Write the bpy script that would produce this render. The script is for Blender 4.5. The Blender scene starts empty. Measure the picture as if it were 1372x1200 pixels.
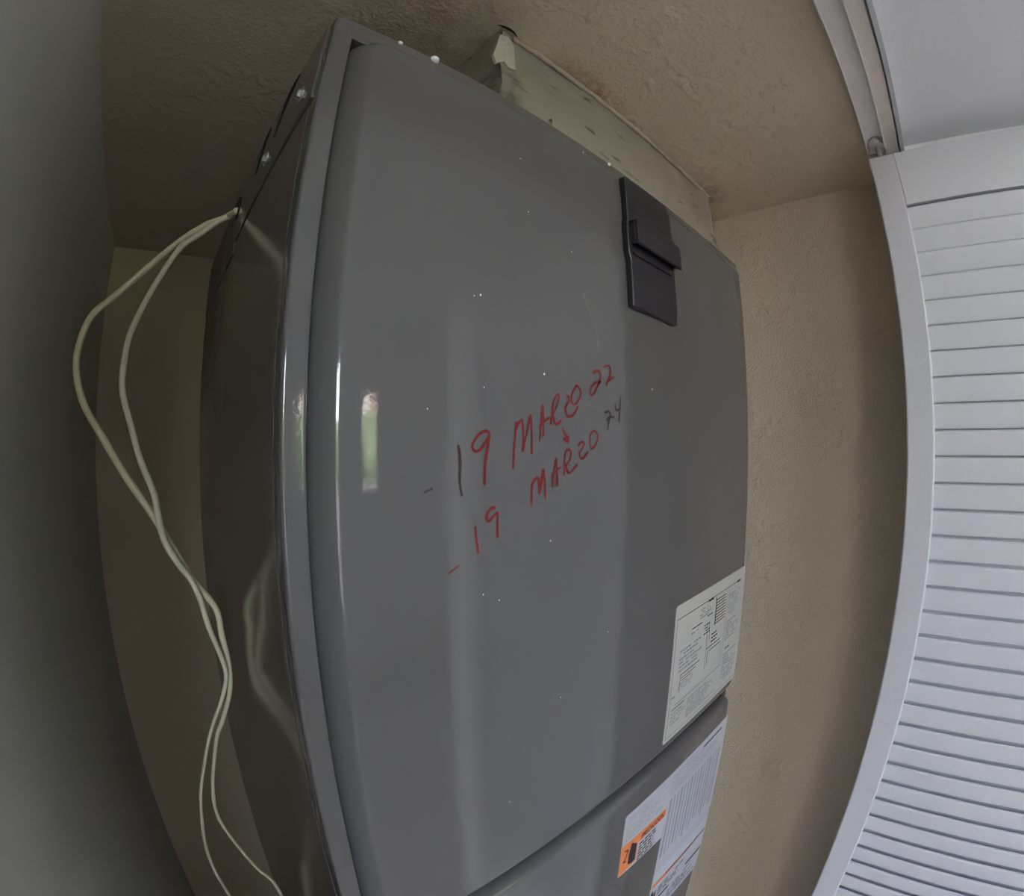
import bpy, bmesh, math, random
from mathutils import Vector, Matrix, noise
random.seed(7)
sc = bpy.context.scene

# ------------------------------------------------------------------ camera, sky, exposure
D = 0.2            # distance from the camera to the front of the air handler, in metres
CZ = 1.66          # camera height
cam = bpy.data.cameras.new('camera')
cam_ob = bpy.data.objects.new('camera', cam)
sc.collection.objects.link(cam_ob)
sc.camera = cam_ob
cam.type = 'PANO'
lens = cam.cycles if hasattr(cam, 'cycles') and hasattr(cam.cycles, 'panorama_type') else cam
lens.panorama_type = 'FISHEYE_LENS_POLYNOMIAL'
F_MM = 616.0666 / 1372 * 36
lens.fisheye_polynomial_k0 = 0.0
lens.fisheye_polynomial_k1 = -1.0 / F_MM
lens.fisheye_polynomial_k2 = 0.0
lens.fisheye_polynomial_k3 = 0.0433 / F_MM ** 3
lens.fisheye_polynomial_k4 = 0.0
lens.fisheye_fov = math.radians(200)
cam.sensor_width = 36
cam.sensor_fit = 'HORIZONTAL'
cam.clip_start = 0.005
cam_ob.location = (0, 0, CZ)
cam_ob.rotation_euler = (math.pi / 2, 0, -0.7398)

world = bpy.data.worlds.new('sky')
sc.world = world
world.use_nodes = True
wn = world.node_tree
sky = wn.nodes.new('ShaderNodeTexSky')
sky.sky_type = 'NISHITA'
sky.sun_disc = False
sky.sun_elevation = math.radians(48)
sky.sun_rotation = math.radians(20)
sky.air_density = 1.0
sky.dust_density = 2.0
# broken white cloud over the blue
cloud = wn.nodes.new('ShaderNodeTexNoise'); cloud.inputs['Scale'].default_value = 3.0; cloud.inputs['Detail'].default_value = 6
coord = wn.nodes.new('ShaderNodeTexCoord'); wn.links.new(coord.outputs['Generated'], cloud.inputs['Vector'])
cr = wn.nodes.new('ShaderNodeValToRGB'); cr.color_ramp.elements[0].position = 0.42; cr.color_ramp.elements[1].position = 0.64
cr.color_ramp.elements[0].color = (0.35, 0.35, 0.35, 1)
wn.links.new(cloud.outputs['Fac'], cr.inputs[0])
mixs = wn.nodes.new('ShaderNodeMix'); mixs.data_type = 'RGBA'
mixs.inputs[7].default_value = (1.36, 0.97, 0.84, 1)
gain = wn.nodes.new('ShaderNodeMix'); gain.data_type = 'RGBA'; gain.blend_type = 'MULTIPLY'; gain.inputs[0].default_value = 1.0
gain.inputs[7].default_value = (3.2, 3.0, 2.9, 1)
wn.links.new(sky.outputs[0], gain.inputs[6])
wn.links.new(cr.outputs[0], mixs.inputs[0]); wn.links.new(gain.outputs[2], mixs.inputs[6])
wn.links.new(mixs.outputs[2], wn.nodes['Background'].inputs['Color'])
wn.nodes['Background'].inputs['Strength'].default_value = 4.0

sun = bpy.data.lights.new('sun', 'SUN')
sun.energy = 11.0
sun.angle = math.radians(0.6)
sun.color = (1.0, 0.93, 0.83)
sun_ob = bpy.data.objects.new('sun', sun)
sun_ob.rotation_euler = (math.radians(-42), 0, math.radians(-14))     # from behind the closet, over the roof
sc.collection.objects.link(sun_ob)

sc.view_settings.view_transform = 'Standard'
sc.view_settings.look = 'None'
sc.view_settings.gamma = 1.0
sc.view_settings.use_curve_mapping = False
sc.view_settings.exposure = 0.13
sc.cycles.max_bounces = 14
sc.cycles.diffuse_bounces = 8
sc.cycles.glossy_bounces = 6
sc.cycles.sample_clamp_indirect = 6.0
sc.cycles.use_denoising = True

def portal(name, loc, size_x, size_z):
    l = bpy.data.lights.new(name, 'AREA')
    l.shape = 'RECTANGLE'
    l.size, l.size_y = size_x, size_z
    l.cycles.is_portal = True
    o = bpy.data.objects.new(name, l)
    o.location = loc
    o.rotation_euler = (math.pi / 2, 0, 0)      # light leaves along +Y, into the room
    sc.collection.objects.link(o)
    return o

# windows of the room behind the camera: x0, x1, z0, z1
ROOM_Y = -3.0
WIN_SMALL = (0.95, 1.5, 1.3, 2.12)
WIN_DOOR = (-2.4, -0.45, 0.3, 2.4)
WIN_ADDED = (-2.2, -1.3, 0.9, 2.3)      # y0, y1, z0, z1 in the side wall; unseen, added to light the door face
p_ = portal('daylight_portal', (-2.62, (WIN_ADDED[0] + WIN_ADDED[1]) / 2, (WIN_ADDED[2] + WIN_ADDED[3]) / 2), WIN_ADDED[1] - WIN_ADDED[0], WIN_ADDED[3] - WIN_ADDED[2])
p_.rotation_euler = (math.pi / 2, 0, -math.pi / 2)
for w in (WIN_SMALL, WIN_DOOR):
    portal('daylight_portal', ((w[0] + w[1]) / 2, ROOM_Y - 0.02, (w[2] + w[3]) / 2), w[1] - w[0], w[3] - w[2])

# ------------------------------------------------------------------ helpers
def P(x, y, z):
    """Point given in units of D from the camera."""
    return Vector((x * D, y * D, CZ + z * D))

def link_mesh(name, bm, mat, parent=None, smooth=False, base=None):
    """bm holds world coordinates; the object gets its origin at the centre of its bounds."""
    bm.normal_update()
    vs = [v.co for v in bm.verts]
    c = Vector([(min(v[i] for v in vs) + max(v[i] for v in vs)) / 2 for i in range(3)]) if base is None else Vector(base)
    bmesh.ops.translate(bm, verts=bm.verts, vec=-c)
    me = bpy.data.meshes.new(name)
    bm.to_mesh(me)
    bm.free()
    for m in (mat if isinstance(mat, (list, tuple)) else [mat]):
        me.materials.append(m)
    if smooth:
        me.polygons.foreach_set('use_smooth', [True] * len(me.polygons))
    o = bpy.data.objects.new(name, me)
    sc.collection.objects.link(o)
    place(o, c, parent)
    return o

def world_loc(o):
    return Vector(o['_w'])

def place(o, c, parent):
    o['_w'] = list(c)
    o.location = Vector(c) - (world_loc(parent) if parent else Vector((0, 0, 0)))
    if parent:
        o.parent = parent

def thing(name, label, cat, loc, group=None):
    o = bpy.data.objects.new(name, None)
    o.empty_display_size = 0.05
    sc.collection.objects.link(o)
    place(o, Vector(loc), None)
    return tag(o, label, cat, group)

def tag(o, label, cat=None, group=None, kind=None):
    o['label'] = label
    if cat: o['category'] = cat
    if group: o['group'] = group
    if kind: o['kind'] = kind
    return o

def structure(o, label=None):
    o['kind'] = 'structure'
    if label: o['label'] = label
    return o

def dup(o, c, parent):
    n = o.copy()
    sc.collection.objects.link(n)
    place(n, c, parent)
    return n

def add_box(bm, lo, hi, bev=0.0, seg=2):
    lo, hi = Vector(lo), Vector(hi)
    r = bmesh.ops.create_cube(bm, size=1.0)
    vs = r['verts']
    for v in vs:
        v.co = Vector([lo[i] + (v.co[i] + 0.5) * (hi[i] - lo[i]) for i in range(3)])
    if bev > 0:
        es = list({e for v in vs for e in v.link_edges})
        bmesh.ops.bevel(bm, geom=es, offset=bev, segments=seg, profile=0.5, affect='EDGES', clamp_overlap=True)
    return vs

def box(name, lo, hi, mat, parent=None, bev=0.0, seg=2):
    bm = bmesh.new()
    add_box(bm, lo, hi, bev, seg)
    return link_mesh(name, bm, mat, parent, smooth=False)

def ubox(name, x0, x1, y0, y1, z0, z1, mat, parent=None, bev=0.0, seg=2):
    return box(name, P(x0, y0, z0), P(x1, y1, z1), mat, parent, bev, seg)

def add_quad(bm, a, b, c, d):
    return bm.faces.new([bm.verts.new(p) for p in (a, b, c, d)])

def spline(pts, n=6):
    """Catmull-Rom through pts (any dimension)."""
    pts = [Vector(p) for p in pts]
    if len(pts) < 3:
        return pts
    out = []
    for i in range(len(pts) - 1):
        p0 = pts[max(i - 1, 0)]; p1 = pts[i]; p2 = pts[i + 1]; p3 = pts[min(i + 2, len(pts) - 1)]
        for k in range(n):
            t = k / n
            out.append(0.5 * ((2 * p1) + (p2 - p0) * t + (2 * p0 - 5 * p1 + 4 * p2 - p3) * t * t + (3 * p1 - p0 - 3 * p2 + p3) * t ** 3))
    out.append(pts[-1])
    return out

def add_tube(bm, pts, rad, sides=8, cap=True):
    pts = [Vector(p) for p in pts]
    n = len(pts)
    up = Vector((0, 1, 0))
    rings = []
    for i, p in enumerate(pts):
        t = (pts[min(i + 1, n - 1)] - pts[max(i - 1, 0)]).normalized()
        a = t.cross(up)
        a = a.normalized() if a.length > 1e-4 else Vector((1, 0, 0))
        b = t.cross(a).normalized()
        r = rad(i / (n - 1)) if callable(rad) else rad
        rings.append([bm.verts.new(p + (a * math.cos(k * 2 * math.pi / sides) + b * math.sin(k * 2 * math.pi / sides)) * r) for k in range(sides)])
    for r0, r1 in zip(rings, rings[1:]):
        for k in range(sides):
            bm.faces.new((r0[k], r0[(k + 1) % sides], r1[(k + 1) % sides], r1[k]))
    if cap:
        bm.faces.new(rings[0][::-1]); bm.faces.new(rings[-1])

def add_cyl(bm, c, axis, r0, r1, h, sides=20):
    axis = Vector(axis).normalized()
    q = Vector((0, 0, 1)).rotation_difference(axis).to_matrix().to_4x4()
    bmesh.ops.create_cone(bm, cap_ends=True, segments=sides, radius1=r0, radius2=r1, depth=h, matrix=Matrix.Translation(Vector(c)) @ q)

# ------------------------------------------------------------------ materials
def mat_new(name):
    m = bpy.data.materials.new(name)
    m.use_nodes = True
    nt = m.node_tree
    return m, nt, nt.nodes['Principled BSDF']

def N(nt, t, **kw):
    n = nt.nodes.new(t)
    for k, v in kw.items():
        setattr(n, k, v)
    return n

def simple(name, col, rough=0.5, metal=0.0, spec=0.5, bump=0.0, bscale=200.0, var=0.0, vscale=12.0, coat=0.0):
    m, nt, b = mat_new(name)
    b.inputs['Base Color'].default_value = (*col, 1)
    b.inputs['Roughness'].default_value = rough
    b.inputs['Metallic'].default_value = metal
    b.inputs['Specular IOR Level'].default_value = spec
    b.inputs['Coat Weight'].default_value = coat
    b.inputs['Coat Roughness'].default_value = 0.08
    geo = N(nt, 'ShaderNodeNewGeometry')
    if var > 0:
        no = N(nt, 'ShaderNodeTexNoise'); no.inputs['Scale'].default_value = vscale; no.inputs['Detail'].default_value = 5
        nt.links.new(geo.outputs['Position'], no.inputs['Vector'])
        mx = N(nt, 'ShaderNodeMix', data_type='RGBA')
        mx.inputs[6].default_value = (*[c * (1 - var) for c in col], 1)
        mx.inputs[7].default_value = (*[min(1, c * (1 + var)) for c in col], 1)
        nt.links.new(no.outputs['Fac'], mx.inputs[0]); nt.links.new(mx.outputs[2], b.inputs['Base Color'])
    if bump > 0:
        nb = N(nt, 'ShaderNodeTexNoise'); nb.inputs['Scale'].default_value = bscale; nb.inputs['Detail'].default_value = 3
        nt.links.new(geo.outputs['Position'], nb.inputs['Vector'])
        bp = N(nt, 'ShaderNodeBump'); bp.inputs['Strength'].default_value = bump; bp.inputs['Distance'].default_value = 0.002
        nt.links.new(nb.outputs['Fac'], bp.inputs['Height']); nt.links.new(bp.outputs[0], b.inputs['Normal'])
    return m

def ramp(nt, src, stops):
    r = N(nt, 'ShaderNodeValToRGB')
    e = r.color_ramp.elements
    e[0].position, e[0].color = stops[0][0], (*[stops[0][1]] * 3, 1)
    e[1].position, e[1].color = stops[1][0], (*[stops[1][1]] * 3, 1)
    for p, v in stops[2:]:
        x = e.new(p); x.color = (v, v, v, 1)
    nt.links.new(src, r.inputs[0])
    return r.outputs[0]

def mathn(nt, op, a, b=None, c=None):
    n = N(nt, 'ShaderNodeMath', operation=op)
    for i, v in enumerate((a, b, c)):
        if v is None: continue
        if isinstance(v, (int, float)): n.inputs[i].default_value = v
        else: nt.links.new(v, n.inputs[i])
    return n.outputs[0]

def band(nt, src, a, b, c, d):
    """1 between b and c, falling to 0 at a and d."""
    m1 = N(nt, 'ShaderNodeMapRange', interpolation_type='SMOOTHSTEP'); m1.inputs[1].default_value = a; m1.inputs[2].default_value = b
    m2 = N(nt, 'ShaderNodeMapRange', interpolation_type='SMOOTHSTEP'); m2.inputs[1].default_value = c; m2.inputs[2].default_value = d
    m2.inputs[3].default_value = 1; m2.inputs[4].default_value = 0
    nt.links.new(src, m1.inputs[0]); nt.links.new(src, m2.inputs[0])
    return mathn(nt, 'MULTIPLY', m1.outputs[0], m2.outputs[0])

def mixcol(nt, fac, a, b):
    mx = N(nt, 'ShaderNodeMix', data_type='RGBA')
    nt.links.new(fac, mx.inputs[0])
    for i, v in ((6, a), (7, b)):
        if isinstance(v, tuple): mx.inputs[i].default_value = (*v, 1)
        else: nt.links.new(v, mx.inputs[i])
    return mx.outputs[2]

def plaster(name, col, lump=0.5, fine=0.25, var=0.08, stain=False, rough=0.75, scale=1.0):
    """Painted, trowelled plaster: flat-topped lumps plus fine grain."""
    m, nt, b = mat_new(name)
    b.inputs['Roughness'].default_value = rough
    b.inputs['Specular IOR Level'].default_value = 0.3
    geo = N(nt, 'ShaderNodeNewGeometry'); pos = geo.outputs['Position']
    no = N(nt, 'ShaderNodeTexNoise'); no.inputs['Scale'].default_value = 9; no.inputs['Detail'].default_value = 6
    nt.links.new(pos, no.inputs['Vector'])
    c = mixcol(nt, no.outputs['Fac'], tuple(x * (1 - var) for x in col), tuple(x * (1 + var) for x in col))
    if stain:
        sx = N(nt, 'ShaderNodeSeparateXYZ'); nt.links.new(pos, sx.inputs[0])
        ns = N(nt, 'ShaderNodeTexNoise'); ns.inputs['Scale'].default_value = 30; ns.inputs['Detail'].default_value = 8; ns.inputs['Roughness'].default_value = 0.7
        nt.links.new(pos, ns.inputs['Vector'])
        # rusty seep along the front of the duct
        bx = band(nt, sx.outputs['X'], 1.32 * D, 1.6 * D, 1.8 * D, 2.15 * D)
        by = band(nt, sx.outputs['Y'], 1.13 * D, 1.21 * D, 1.3 * D, 1.4 * D)
        f = mathn(nt, 'MULTIPLY', mathn(nt, 'MULTIPLY', bx, by), ramp(nt, ns.outputs['Fac'], [(0.4, 0), (0.62, 0.75)]))
        c = mixcol(nt, f, c, (0.36, 0.15, 0.07))
        # damp brown discolouration over the air handler, left of the duct
        bx = band(nt, sx.outputs['X'], 0.2 * D, 0.75 * D, 1.05 * D, 1.3 * D)
        by = band(nt, sx.outputs['Y'], 1.0 * D, 1.25 * D, 1.8 * D, 2.4 * D)
        f = mathn(nt, 'MULTIPLY', mathn(nt, 'MULTIPLY', bx, by), ramp(nt, ns.outputs['Fac'], [(0.35, 0.1), (0.75, 0.6)]))
        c = mixcol(nt, f, c, (0.13, 0.09, 0.055))
        # grime at the right end of the duct
        bx = band(nt, sx.outputs['X'], 2.85 * D, 3.15 * D, 3.3 * D, 3.5 * D)
        by = band(nt, sx.outputs['Y'], 1.05 * D, 1.2 * D, 1.5 * D, 1.8 * D)
        f = mathn(nt, 'MULTIPLY', mathn(nt, 'MULTIPLY', bx, by), ramp(nt, ns.outputs['Fac'], [(0.42, 0), (0.66, 0.8)]))
        c = mixcol(nt, f, c, (0.15, 0.09, 0.05))
    nt.links.new(c, b.inputs['Base Color'])
    n1 = N(nt, 'ShaderNodeTexNoise'); n1.inputs['Scale'].default_value = 34 * scale; n1.inputs['Detail'].default_value = 2.5; n1.inputs['Distortion'].default_value = 0.6
    n2 = N(nt, 'ShaderNodeTexNoise'); n2.inputs['Scale'].default_value = 260 * scale; n2.inputs['Detail'].default_value = 4
    n3 = N(nt, 'ShaderNodeTexNoise'); n3.inputs['Scale'].default_value = 14 * scale; n3.inputs['Detail'].default_value = 3
    for n in (n1, n2, n3): nt.links.new(pos, n.inputs['Vector'])
    h1 = ramp(nt, n1.outputs['Fac'], [(0.46, 0), (0.72, 1)])
    gate = ramp(nt, n3.outputs['Fac'], [(0.45, 0.15), (0.6, 1)])
    h = mathn(nt, 'ADD', mathn(nt, 'MULTIPLY', mathn(nt, 'MULTIPLY', h1, gate), lump), mathn(nt, 'MULTIPLY', n2.outputs['Fac'], fine))
    bp = N(nt, 'ShaderNodeBump'); bp.inputs['Strength'].default_value = 0.8; bp.inputs['Distance'].default_value = 0.0022
    nt.links.new(h, bp.inputs['Height']); nt.links.new(bp.outputs[0], b.inputs['Normal'])
    return m

M = {}
M['beige'] = plaster('beige plaster', (0.66, 0.57, 0.43), 1.0, 0.6, 0.05, stain=True)
M['beige_wall'] = plaster('beige wall plaster', (0.595, 0.515, 0.395), 1.1, 1.2, 0.05, scale=1.3)
M['olive'] = plaster('olive back wall paint', (0.69, 0.59, 0.41), 0.2, 0.1, 0.08)
M['grey_green'] = plaster('grey green wall paint', (0.86, 0.87, 0.81), 0.08, 0.05, 0.05, rough=0.5)
M['white_wall'] = plaster('white wall paint', (0.92, 0.925, 0.93), 0.1, 0.12, 0.02)
M['white_paint'] = simple('white door paint', (0.57, 0.575, 0.605), 0.42, bump=0.08, bscale=300)
M['white_slat'] = simple('white slat paint', (0.66, 0.67, 0.70), 0.42, bump=0.05, bscale=300)
M['track'] = simple('painted track metal', (0.86, 0.84, 0.80), 0.45, 0.0, bump=0.1, bscale=150, var=0.1, vscale=40)
M['strip'] = simple('worn greige strip paint', (0.68, 0.61, 0.53), 0.55, bump=0.2, bscale=90, var=0.15, vscale=50)
M['nylon'] = simple('grey nylon roller', (0.6, 0.56, 0.52), 0.4, var=0.1, vscale=80)
M['steel'] = simple('zinc steel', (0.5, 0.5, 0.5), 0.35, 0.9, var=0.1, vscale=90)
M['cable'] = simple('aged cream cable sheath', (0.88, 0.77, 0.53), 0.5, var=0.25, vscale=60, bump=0.1, bscale=200)
M['cable_grey'] = simple('aged greyish cable sheath', (0.80, 0.73, 0.56), 0.5, var=0.25, vscale=60, bump=0.1, bscale=200)
M['black'] = simple('black moulded plastic', (0.016, 0.014, 0.018), 0.42, bump=0.15, bscale=500)
M['dark'] = simple('dark gap', (0.012, 0.011, 0.01), 0.9, bump=0.1)
M['sticker_cream'] = simple('cream paper sticker', (0.40, 0.39, 0.36), 0.55, var=0.04, vscale=40)
M['sticker_white'] = simple('cool white paper sticker', (0.43, 0.43, 0.46), 0.5, var=0.04, vscale=40)
M['sticker_orange'] = simple('orange warning print', (0.66, 0.19, 0.055), 0.5, var=0.05, vscale=40)
M['ink'] = simple('black print', (0.02, 0.02, 0.022), 0.6, var=0.1)
M['ink_grey'] = simple('grey print', (0.22, 0.225, 0.235), 0.6, var=0.15, vscale=80)
M['ink_pale'] = simple('pale grey print', (0.27, 0.28, 0.30), 0.6, var=0.1, vscale=80)
M['ink_blue'] = simple('pale blue print tint', (0.44, 0.475, 0.52), 0.6, var=0.06, vscale=80)
M['marker_red'] = simple('red marker ink', (0.15, 0.024, 0.021), 0.6, spec=0.15, var=0.35, vscale=120)
M['marker_grey'] = simple('faded brown marker ink', (0.048, 0.03, 0.03), 0.6, spec=0.15, var=0.3, vscale=120)
M['speck'] = simple('white paint flecks', (0.75, 0.75, 0.74), 0.5, var=0.05)
M['scuff'] = simple('pale scuff', (0.13, 0.125, 0.12), 0.5, var=0.2, vscale=100)
M['mastic'] = simple('cream duct mastic', (0.48, 0.41, 0.31), 0.9, bump=0.8, bscale=90, var=0.18, vscale=60)
M['patch'] = simple('bare cream plaster', (0.54, 0.50, 0.42), 0.85, bump=0.6, bscale=120, var=0.1, vscale=60)
M['frame'] = simple('white window frame', (0.75, 0.76, 0.77), 0.4, var=0.03)
M['tile'] = simple('pale floor tile', (0.48, 0.45, 0.41), 0.3, var=0.08, vscale=6)
M['grout'] = simple('floor grout', (0.35, 0.33, 0.30), 0.9, var=0.1)
M['leaf'] = simple('hedge leaves', (0.10, 0.17, 0.07), 0.6, var=0.4, vscale=18, bump=0.8, bscale=30)
M['lawn'] = simple('lawn grass', (0.30, 0.31, 0.24), 0.9, var=0.3, vscale=14)
M['fence'] = simple('white garden wall render', (0.70, 0.69, 0.66), 0.8, var=0.05)

def enamel(name, col, rough, rust=False):
    """Grey baked enamel on sheet metal with faint orange peel and wipe marks."""
    m, nt, b = mat_new(name)
    geo = N(nt, 'ShaderNodeNewGeometry'); pos = geo.outputs['Position']
    n1 = N(nt, 'ShaderNodeTexNoise'); n1.inputs['Scale'].default_value = 7; n1.inputs['Detail'].default_value = 6
    nt.links.new(pos, n1.inputs['Vector'])
    c = mixcol(nt, n1.outputs['Fac'], tuple(x * 0.94 for x in col), tuple(x * 1.06 for x in col))
    if rust:
        sx = N(nt, 'ShaderNodeSeparateXYZ'); nt.links.new(pos, sx.inputs[0])
        ns = N(nt, 'ShaderNodeTexNoise'); ns.inputs['Scale'].default_value = 45; ns.inputs['Detail'].default_value = 7
        nt.links.new(pos, ns.inputs['Vector'])
        edge = mathn(nt, 'MULTIPLY', band(nt, sx.outputs['Y'], 2.0 * D, 2.9 * D, 9, 10), band(nt, sx.outputs['Z'], CZ + 0.1 * D, CZ + 0.7 * D, 9, 10))
        f = mathn(nt, 'MULTIPLY', edge, ramp(nt, ns.outputs['Fac'], [(0.35, 0), (0.6, 0.9)]))
        c = mixcol(nt, f, c, (0.14, 0.06, 0.03))
    nt.links.new(c, b.inputs['Base Color'])
    r = mathn(nt, 'ADD', mathn(nt, 'MULTIPLY', n1.outputs['Fac'], 0.06), rough - 0.03)
    if rust: r = mathn(nt, 'ADD', r, mathn(nt, 'MULTIPLY', edge, 0.35))
    nt.links.new(r, b.inputs['Roughness'])
    b.inputs['Specular IOR Level'].default_value = 0.75
    n2 = N(nt, 'ShaderNodeTexNoise'); n2.inputs['Scale'].default_value = 420; n2.inputs['Detail'].default_value = 1
    nt.links.new(pos, n2.inputs['Vector'])
    bp = N(nt, 'ShaderNodeBump'); bp.inputs['Strength'].default_value = 0.04; bp.inputs['Distance'].default_value = 0.0006
    nt.links.new(n2.outputs['Fac'], bp.inputs['Height']); nt.links.new(bp.outputs[0], b.inputs['Normal'])
    return m
M['enamel'] = enamel('grey enamel panel', (0.097, 0.094, 0.094), 0.065)
M['enamel_side'] = enamel('grey enamel cabinet', (0.098, 0.088, 0.082), 0.115, rust=True)

def duct_mat():
    m, nt, b = mat_new('mouldy cream duct board')
    geo = N(nt, 'ShaderNodeNewGeometry'); pos = geo.outputs['Position']
    sx = N(nt, 'ShaderNodeSeparateXYZ'); nt.links.new(pos, sx.inputs[0])
    n1 = N(nt, 'ShaderNodeTexNoise'); n1.inputs['Scale'].default_value = 16; n1.inputs['Detail'].default_value = 7
    n2 = N(nt, 'ShaderNodeTexNoise'); n2.inputs['Scale'].default_value = 70; n2.inputs['Detail'].default_value = 5
    n3 = N(nt, 'ShaderNodeTexNoise'); n3.inputs['Scale'].default_value = 55; n3.inputs['Detail'].default_value = 3
    mp = N(nt, 'ShaderNodeMapping'); mp.inputs['Scale'].default_value = (0.35, 1, 1.6)
    nt.links.new(pos, mp.inputs[0])
    nt.links.new(pos, n1.inputs['Vector']); nt.links.new(pos, n2.inputs['Vector']); nt.links.new(mp.outputs[0], n3.inputs['Vector'])
    c = mixcol(nt, n1.outputs['Fac'], (0.28, 0.25, 0.205), (0.39, 0.345, 0.285))
    # green-grey mildew low on the near end
    f = mathn(nt, 'MULTIPLY', band(nt, sx.outputs['X'], 0, 0.1, 1.3 * D, 2.3 * D), ramp(nt, n1.outputs['Fac'], [(0.35, 0.2), (0.65, 0.8)]))
    c = mixcol(nt, f, c, (0.25, 0.24, 0.195))
    # dark smudge and specks
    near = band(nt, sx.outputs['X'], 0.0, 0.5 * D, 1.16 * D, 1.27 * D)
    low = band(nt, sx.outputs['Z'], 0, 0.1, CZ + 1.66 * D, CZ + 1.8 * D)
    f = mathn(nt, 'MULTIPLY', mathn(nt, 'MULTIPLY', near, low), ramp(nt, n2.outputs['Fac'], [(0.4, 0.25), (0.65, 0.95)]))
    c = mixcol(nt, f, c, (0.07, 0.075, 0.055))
    sp = ramp(nt, n3.outputs['Fac'], [(0.62, 0), (0.70, 0.8)])
    c = mixcol(nt, sp, c, (0.06, 0.06, 0.045))
    nt.links.new(c, b.inputs['Base Color'])
    b.inputs['Roughness'].default_value = 0.7
    bp = N(nt, 'ShaderNodeBump'); bp.inputs['Strength'].default_value = 0.5; bp.inputs['Distance'].default_value = 0.003
    nt.links.new(n2.outputs['Fac'], bp.inputs['Height']); nt.links.new(bp.outputs[0], b.inputs['Normal'])
    return m
M['duct'] = duct_mat()

def glass_mat():
    m = bpy.data.materials.new('window glass'); m.use_nodes = True
    nt = m.node_tree; nt.nodes.clear()
    out = N(nt, 'ShaderNodeOutputMaterial'); tr = N(nt, 'ShaderNodeBsdfTransparent'); gl = N(nt, 'ShaderNodeBsdfGlossy')
    tr.inputs[0].default_value = (0.97, 0.895, 0.855, 1); gl.inputs['Roughness'].default_value = 0.02
    fr = N(nt, 'ShaderNodeFresnel'); fr.inputs[0].default_value = 1.45
    mx = N(nt, 'ShaderNodeMixShader')
    nt.links.new(fr.outputs[0], mx.inputs[0]); nt.links.new(tr.outputs[0], mx.inputs[1]); nt.links.new(gl.outputs[0], mx.inputs[2])
    nt.links.new(mx.outputs[0], out.inputs[0])
    return m
M['glass'] = glass_mat()
LINE_ONE = [('grey', [(0.6089, -0.1132), (0.6371, -0.1032)]), ('grey', [(0.7172, 0.0085), (0.7222, -0.0153), (0.7239, -0.0483), (0.7215, -0.0812), (0.7249, -0.1108), (0.7294, -0.1296)]), ('red', [(0.8252, 0.0263), (0.8227, 0.0436), (0.8103, 0.0472), (0.7908, 0.0391), (0.7717, 0.02), (0.7646, 0.0031), (0.7741, -0.0089), (0.7908, -0.0044), (0.8103, 0.0146), (0.8252, 0.034)]), ('red', [(0.8242, 0.034), (0.8178, -0.0045), (0.8103, -0.0466), (0.8077, -0.104)]), ('red', [(0.9156, -0.0613), (0.9198, -0.0054), (0.925, 0.041), (0.9287, 0.078)]), ('red', [(0.9266, 0.0488), (0.9383, 0.0725), (0.9518, 0.0867)]), ('red', [(0.9518, 0.0867), (0.9577, 0.0495), (0.9571, -0.0114)]), ('red', [(0.9571, -0.0094), (0.9709, 0.0419), (0.9888, 0.1023)]), ('red', [(0.9888, 0.1023), (0.9932, 0.0504), (0.9948, -0.0196)]), ('red', [(1.0276, 0.0187), (1.0335, 0.0759), (1.0426, 0.1381)]), ('red', [(1.0426, 0.1381), (1.0454, 0.0887), (1.0441, 0.0353)]), ('red', [(1.0247, 0.0634), (1.0513, 0.0849), (1.0756, 0.0984)]), ('red', [(1.0785, 0.0734), (1.0849, 0.1114), (1.0913, 0.1456)]), ('red', [(1.0882, 0.1411), (1.1008, 0.1633), (1.1136, 0.175), (1.1199, 0.1648), (1.1069, 0.1339), (1.088, 0.1074)]), ('red', [(1.0898, 0.1075), (1.1034, 0.0764), (1.1322, 0.0925)]), ('red', [(1.1559, 0.172), (1.1705, 0.1697), (1.1643, 0.1485), (1.1455, 0.1299)]), ('red', [(1.1521, 0.1303), (1.1599, 0.1068), (1.1821, 0.1079), (1.2028, 0.1223), (1.2184, 0.142)]), ('red', [(1.2006, 0.2137), (1.2215, 0.2081), (1.2325, 0.1883), (1.2187, 0.1614), (1.1983, 0.1487), (1.1826, 0.1565), (1.1863, 0.1834), (1.2061, 0.2098)]), ('red', [(1.3, 0.2662), (1.3235, 0.2786), (1.3471, 0.2744), (1.3464, 0.2501), (1.3242, 0.2144), (1.2982, 0.1875), (1.2855, 0.1943), (1.295, 0.2186), (1.3223, 0.2355), (1.3541, 0.2414)]), ('red', [(1.3678, 0.294), (1.3888, 0.3067), (1.4097, 0.3046), (1.4104, 0.2772), (1.3953, 0.2508), (1.3839, 0.229)]), ('red', [(1.3841, 0.2373), (1.4038, 0.2542), (1.4385, 0.2706)]), ('red', [(1.1353, 0.0669), (1.1516, 0.0415), (1.1662, 0.02)]), ('red', [(1.1372, 0.0326), (1.1516, 0.025), (1.1688, 0.0192)]), ('red', [(1.1649, 0.0417), (1.1668, 0.02)])]
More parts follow.
